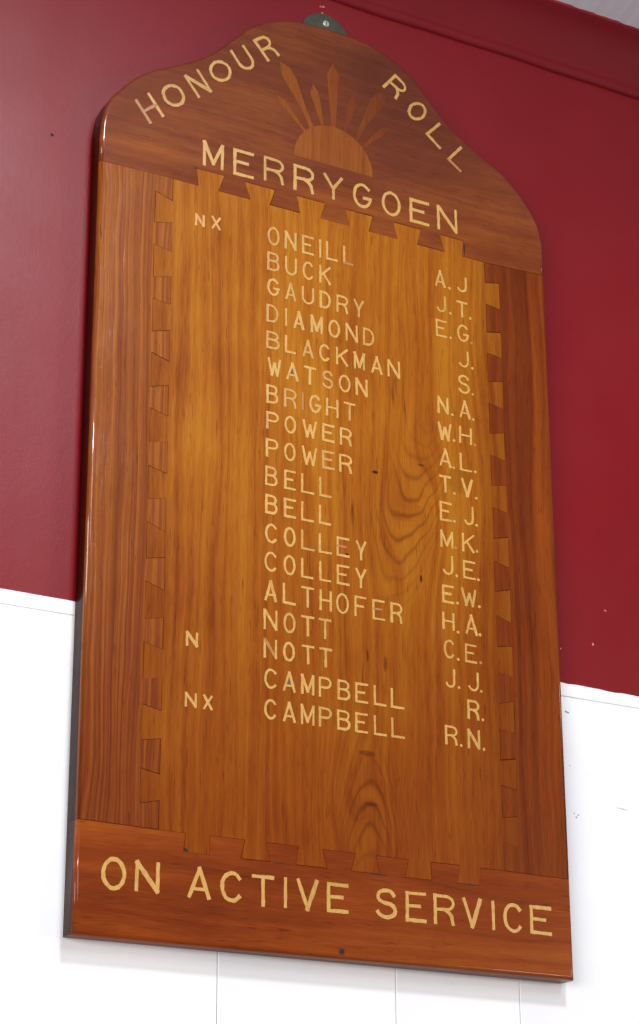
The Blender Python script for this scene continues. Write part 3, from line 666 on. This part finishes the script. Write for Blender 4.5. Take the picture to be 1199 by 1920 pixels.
def letter(ch, origin, ex, ey, s, parent, worn=(), tones=(0.72, 0.24)):
    """origin = lower left corner (u, v); ex, ey = full width and height vectors in (u, v)"""
    O = Vector((origin[0], origin[1]))
    X, Y = Vector(ex), Vector(ey)
    ux, uy = X.normalized(), Y.normalized()
    C = O + X * 0.5 + Y * 0.5
    bm = bmesh.new()
    zf = -0.00026
    r_ = rnd.random()
    base = 0 if r_ < tones[0] else 1
    if ch == '.':
        pts = arc(0, 0, X.length * 0.5 * rnd.uniform(0.85, 1.1), Y.length * 0.5 * rnd.uniform(0.85, 1.1), 0, 360, 9)[:-1]
        a = [bm.verts.new((p[0], zf, p[1])) for p in pts]
        b = [bm.verts.new((p[0], 0.001, p[1])) for p in pts]
        bm.faces.new(a)
        for i in range(len(pts)):
            bm.faces.new((a[i - 1], a[i], b[i], b[i - 1]))
        base = 0 if rnd.random() < 0.45 else (1 if rnd.random() < 0.6 else 2)
        for f in bm.faces:
            f.material_index = base
    iu, iv = X - ux * s, Y - uy * s
    if ch == 'I':
        iu = X * 0.0
        A = O + X * 0.5 + uy * s * 0.5
    else:
        A = O + ux * s * 0.5 + uy * s * 0.5
    for k, (pts, wf) in enumerate(GLYPH[ch]):
        q = []
        for (a, b) in pts:
            a += rnd.uniform(-0.012, 0.012)
            b += rnd.uniform(-0.010, 0.010)
            p = A + iu * (a if ch != 'I' else 0.0) + iv * b - C
            q.append((p.x, -p.y))
        mi = 2 if k in worn else base
        if base == 0 and rnd.random() < 0.07:
            mi = max(mi, 1)
        ribbon(bm, q, s * wf * rnd.uniform(0.92, 1.08), zf - 0.00003 * k, 0.0012, mi, closed=(ch == 'O'))
    bmesh.ops.recalc_face_normals(bm, faces=bm.faces)
    me = mesh_of('letter', bm)
    return link('full_stop' if ch == '.' else 'letter', me, [M_inlay, M_inlay_worn, M_inlay_faded], parent, L(C.x, C.y))


def straight(rows, s, parent, worn={}, tones=(0.72, 0.24)):
    for i, (ch, vb, h, u0, u1) in enumerate(rows):
        letter(ch, (u0, vb), (u1 - u0, 0.0), (0.0, -h), s * rnd.uniform(0.92, 1.08), parent, worn.get(i, ()), tones)


straight(PANEL_LETTERS, 0.0033, centre_panel, WORN, (0.88, 0.10))
for i in (32, 90):                               # dark filler showing between the strokes of two letters
    ch, vb, h, u0, u1 = PANEL_LETTERS[i]
    um = (u0 + u1) / 2
    patch('filler', [(um - 0.0048, vb - 0.29 * h), (um + 0.0006, vb - 0.80 * h), (um + 0.0052, vb - 0.29 * h)], M_grime, centre_panel, -0.00010)
straight(NAME_LETTERS, 0.0044, top_board, {}, (0.85, 0.1))
straight(FOOT_LETTERS, 0.0047, bottom_board, {}, (0.9, 0.1))
for i, (ch, A_, B_, T_) in enumerate(ARCH_LETTERS):
    worn = {0: (0, 2), 9: (1,)}.get(i, ())
    A2, B2, T2 = Vector(A_), Vector(B_), Vector(T_)
    letter(ch, A2, B2 - A2, T2 - A2, 0.0043, top_board, worn, (0.6, 0.3))


def blob(name, u, v, ru, rv, mat, parent, front, back, n=10, jit=0.25, ang=0.0, loc=None, seed=0):
    r2 = random.Random(int((u + 3) * 9137 + (v + 3) * 771) + seed)
    pts = []
    for k in range(n):
        t = k * 2 * math.pi / n
        q = 1.0 + r2.uniform(-jit, jit)
        a, b = ru * q * math.cos(t), rv * q * math.sin(t)
        pts.append((u + a * math.cos(ang) - b * math.sin(ang), v + a * math.sin(ang) + b * math.cos(ang)))
    return patch(name, pts, mat, parent, front, back)


# open corners of the joints, screw hole in the foot
blob('open_joint', 0.5640, -0.0115, 0.0012, 0.0100, M_dark, top_board, -0.00010, 0.001, 8, 0.2)
blob('open_joint', 0.1366, -0.0245, 0.0018, 0.0016, M_dark, top_board, -0.00010, 0.001, 8, 0.3)
blob('open_joint', 0.1406, 0.8975, 0.0030, 0.0018, M_dark, bottom_board, -0.00010, 0.001, 8, 0.3, 0.6)
for (a, b, w_, s_) in ((0.268, 0.9005, 0.010, 0.0006), (0.408, 0.9003, 0.014, 0.0006), (0.546, 0.9000, 0.011, 0.0007)):
    blob('open_joint', a, b, w_, s_, M_dark, bottom_board, -0.00010, 0.001, 10, 0.2)
# countersunk screw in the foot
bm = bmesh.new()
rr = [(0.0045, -0.00012), (0.0038, -0.00016), (0.0032, 0.0004), (0.0, 0.0006)]
pr = None
for r_, z_ in rr[:-1]:
    cur = [bm.verts.new((r_ * math.cos(k * math.pi / 8), z_, r_ * math.sin(k * math.pi / 8))) for k in range(16)]
    if pr:
        for k in range(16):
            bm.faces.new((pr[k - 1], pr[k], cur[k], cur[k - 1]))
    pr = cur
cv = bm.verts.new((0, rr[-1][1], 0))
for k in range(16):
    bm.faces.new((pr[k - 1], pr[k], cv))
bmesh.ops.recalc_face_normals(bm, faces=bm.faces)
link('screw', mesh_of('screw', bm), M_rust, bottom_board, L(0.3543, 1.0003))
blob('screw_hole', 0.3543, 1.0003, 0.0030, 0.0030, M_dark, bottom_board, -0.00022, 0.0003, 12, 0.15)

# hanging plate behind the crown
def disc(name, c, r, z0, z1, mat, parent, n=40, bev=0.0006):
    bm = bmesh.new()
    prof = [(r - bev, z0), (r, z0 + bev), (r, z1)]
    rings = [[bm.verts.new((q * math.cos(k * 2 * math.pi / n), z, q * math.sin(k * 2 * math.pi / n))) for k in range(n)] for q, z in prof]
    bm.faces.new(rings[0])
    for a, b in zip(rings, rings[1:]):
        for k in range(n):
            bm.faces.new((a[k - 1], a[k], b[k], b[k - 1]))
    bm.faces.new(rings[-1])
    bmesh.ops.recalc_face_normals(bm, faces=bm.faces)
    return link(name, mesh_of(name, bm), mat, parent, c)


plate = disc('hanging_plate', L(0.353, -0.3100), 0.0400, 0.0268, 0.0296, M_plate, board)
disc('screw', (0.0012, 0.0, 0.0240), 0.0050, 0.0253, 0.0270, M_screw, plate, 20)
patch('screw_slot', [(0.3530 + 0.0010, -0.3372), (0.3530 + 0.0022, -0.3372), (0.3530 + 0.0016, -0.3308), (0.3530 + 0.0004, -0.3308)], M_dark, plate, 0.02515, 0.0256).location = (0.0012, 0.0, 0.0240)

# ------------------------------------------------------------------ wall, cornice, ceiling
def box(bm, u0, u1, v0, v1, z0, z1):
    vs = [bm.verts.new(W(u, v, z)) for z in (z0, z1) for v in (v0, v1) for u in (u0, u1)]
    for f in ((0, 1, 3, 2), (4, 6, 7, 5), (0, 4, 5, 1), (2, 3, 7, 6), (0, 2, 6, 4), (1, 5, 7, 3)):
        bm.faces.new([vs[k] for k in f])


UA, UZ = -2.2, 3.4
bm = bmesh.new()
# plaster face slightly uneven, with the painted lower edge wavering where it meets the rail
nu = 260
rowv = [-0.46, -0.30, -0.15, 0.0, 0.2, 0.4, 0.56, 0.600]
grid = []
r3 = random.Random(5)
for j, v in enumerate(rowv):
    line = []
    for i in range(nu + 1):
        u = UA + (UZ - UA) * i / nu
        dv = 0.0
        if j == len(rowv) - 1:
            dv = 0.0009 * math.sin(u * 31) + r3.uniform(-0.0006, 0.0006)
        line.append(bm.verts.new(W(u, v + dv + 0.0, 0.0300 + 0.0006 * math.sin(u * 2.1 + v * 3) * (0 if -0.05 < u < 0.75 else 1))))
    grid.append(line)
for a, b in zip(grid, grid[1:]):
    for i in range(nu):
        bm.faces.new((a[i], a[i + 1], b[i + 1], b[i])).smooth = True
bk = [[bm.verts.new(W(u, v, 0.12)) for u in (UA, UZ)] for v in (-0.46, 0.600)]
bm.faces.new((bk[0][0], bk[1][0], bk[1][1], bk[0][1]))
bmesh.ops.recalc_face_normals(bm, faces=bm.faces)
wall = link('wall', mesh_of('wall', bm), M_red)
wall['kind'] = 'structure'

bm = bmesh.new()
box(bm, UA, UZ, 0.6005, 2.9, 0.046, 0.12)
link('backing', mesh_of('backing', bm), M_white, wall)

# white rail on top of the boarding; its upper edge wavers with the brush
bm = bmesh.new()
n = 420
fr, tp = [], []
for i in range(n + 1):
    u = UA + (UZ - UA) * i / n
    j_ = 0.0010 * math.sin(u * 23 + 1) * (1 if u > 0.7 else 0.4) + r3.uniform(-0.0007, 0.0007) * (1.3 if u > 0.72 else 0.35)
    v0 = 0.5995 + j_
    fr.append([bm.verts.new(W(u, v, z)) for v, z in ((v0, 0.060), (v0, 0.0294), (v0 + 0.0012, 0.0284), (0.6172, 0.0284), (0.6182, 0.0292), (0.6184, 0.060))])
for a, b in zip(fr, fr[1:]):
    for k in range(5):
        bm.faces.new((a[k], b[k], b[k + 1], a[k + 1]))
bmesh.ops.recalc_face_normals(bm, faces=bm.faces)
link('dado_rail', mesh_of('dado_rail', bm), M_white, wall)

edges = [-2.2, -1.95, -1.70, -1.42, -1.17, -0.92, -0.67, -0.42, -0.205, 0.1998, 0.4491, 0.6353, 0.9050, 1.155, 1.41, 1.66, 1.91, 2.16, 2.41, 2.66, 2.91, 3.16, 3.4]
for a, b in zip(edges, edges[1:]):
    g_ = 0.0005
    c_ = 0.0008
    v0, v1 = 0.6187, 2.9
    cu = (a + b) / 2
    hw = (b - a) / 2 - g_
    zf = 0.0290 + rnd.uniform(-0.0001, 0.0001)
    bm = bmesh.new()
    sec = [(-hw, 0.050), (-hw, zf + c_), (-hw + c_, zf), (hw - c_, zf), (hw, zf + c_), (hw, 0.050)]
    up = [bm.verts.new((x, y, 0.0)) for x, y in sec]
    dn = [bm.verts.new((x, y, -(v1 - v0))) for x, y in sec]
    for k in range(5):
        bm.faces.new((up[k], up[k + 1], dn[k + 1], dn[k]))
    bm.faces.new(up)
    bm.faces.new(dn)
    bmesh.ops.recalc_face_normals(bm, faces=bm.faces)
    link('panel', mesh_of('panel', bm), M_white, wall, (cu, 0.0, Z0 - v0))

# cornice: small nose below, cove above
prof = [(0.0, -0.3780), (0.0030, -0.3786), (0.0058, -0.3808), (0.0074, -0.3845), (0.0078, -0.3890), (0.0070, -0.3925), (0.0066, -0.3955), (0.0074, -0.3990),
        (0.0096, -0.4040), (0.0130, -0.4110), (0.0175, -0.4200), (0.0235, -0.4300), (0.0305, -0.4395), (0.0385, -0.4480), (0.0470, -0.4550), (0.0560, -0.4600), (0.0575, -0.4615), (0.0578, -0.4700)]
bm = bmesh.new()
nc = 300
rows_ = []
for i in range(nc + 1):
    u = UA + (UZ - UA) * i / nc
    w_ = 0.0006 * math.sin(u * 17) + 0.0005 * math.sin(u * 41 + 2)
    line = []
    for k, (e_, v) in enumerate(prof):
        dv = w_
        if k >= len(prof) - 2:
            dv += r3.uniform(-0.0004, 0.0004)
        line.append(bm.verts.new(W(u, v + dv, 0.0302 - e_)))
    rows_.append(line)
for a, b in zip(rows_, rows_[1:]):
    for k in range(len(prof) - 1):
        bm.faces.new((a[k], b[k], b[k + 1], a[k + 1])).smooth = True
bmesh.ops.recalc_face_normals(bm, faces=bm.faces)
link('cornice', mesh_of('cornice', bm), M_cornice, wall)

# raked ceiling; the maroon paint of the cornice laps onto it in a ragged line
CD, CS = 1.45, 0.36
bm = bmesh.new()
nn_ = 700
r4 = random.Random(9)
a_, b_, c_ = [], [], []
wv = 0.0
for i in range(nn_ + 1):
    u = UA + (UZ - UA) * i / nn_
    wv = wv * 0.6 + r4.uniform(-0.0011, 0.0011)
    e0 = 0.0590 + wv
    a_.append(bm.verts.new(W(u, -0.4620, 0.0302 - e0)))
    b_.append(bm.verts.new(W(u, -0.4620 - CS * CD, 0.0302 - e0 - CD)))
for i in range(nn_):
    bm.faces.new((a_[i], a_[i + 1], b_[i + 1], b_[i]))
bmesh.ops.recalc_face_normals(bm, faces=bm.faces)
ceiling = link('ceiling', mesh_of('ceiling', bm), M_ceiling)
ceiling['kind'] = 'structure'
bm = bmesh.new()
box(bm, UA, UZ, -0.492, -0.472, -0.02, 0.12)
link('ceiling_edge', mesh_of('ceiling_edge', bm), M_cornice, ceiling)

# small damage in the paint
def mark(name, u, v, ru, rv, mat, depth=0.0300, n=9, jit=0.35, ang=0.0, proud=0.0003):
    o = blob(name, u, v, ru, rv, mat, wall, depth - proud, depth + 0.0002, n, jit, ang)
    o.location = W(u, v, 0.0)
    return o


mark('nail_hole', -0.0583, -0.0347, 0.0026, 0.0022, M_dark, 0.0294)
mark('paint_chip', 0.3510, -0.3640, 0.0034, 0.0022, M_pink)
mark('paint_chip', 0.3470, -0.3622, 0.0016, 0.0010, M_pink)
mark('nail_hole', 0.3492, -0.3648, 0.0012, 0.0016, M_dark, 0.0300, proud=0.0006)
mark('paint_chip', 0.3500, -0.3528, 0.0014, 0.0014, M_pink)
mark('paint_chip', 0.8036, 0.4822, 0.0020, 0.0010, M_pink)
mark('paint_chip', 0.7794, 0.5353, 0.0014, 0.0020, M_pink)
mark('paint_chip', 0.7240, 0.5500, 0.0012, 0.0010, M_pink)
for (a, b, ru, rv, an) in ((0.7285, 0.6400, 0.0034, 0.0011, 0.35), (0.7318, 0.6403, 0.0010, 0.0009, 0), (0.7370, 0.7850, 0.0016, 0.0012, 0.3), (0.7402, 0.7820, 0.0012, 0.0011, 0), (0.7338, 0.7800, 0.0009, 0.0007, 0),
                           (0.7300, 0.7150, 0.0010, 0.0005, 0.5), (0.8150, 0.7650, 0.0080, 0.0004, 0.1)):
    mark('scuff_mark', a, b, ru, rv, M_scuff, 0.0290, 8, 0.4, an, 0.0004)
S.render.film_transparent = False
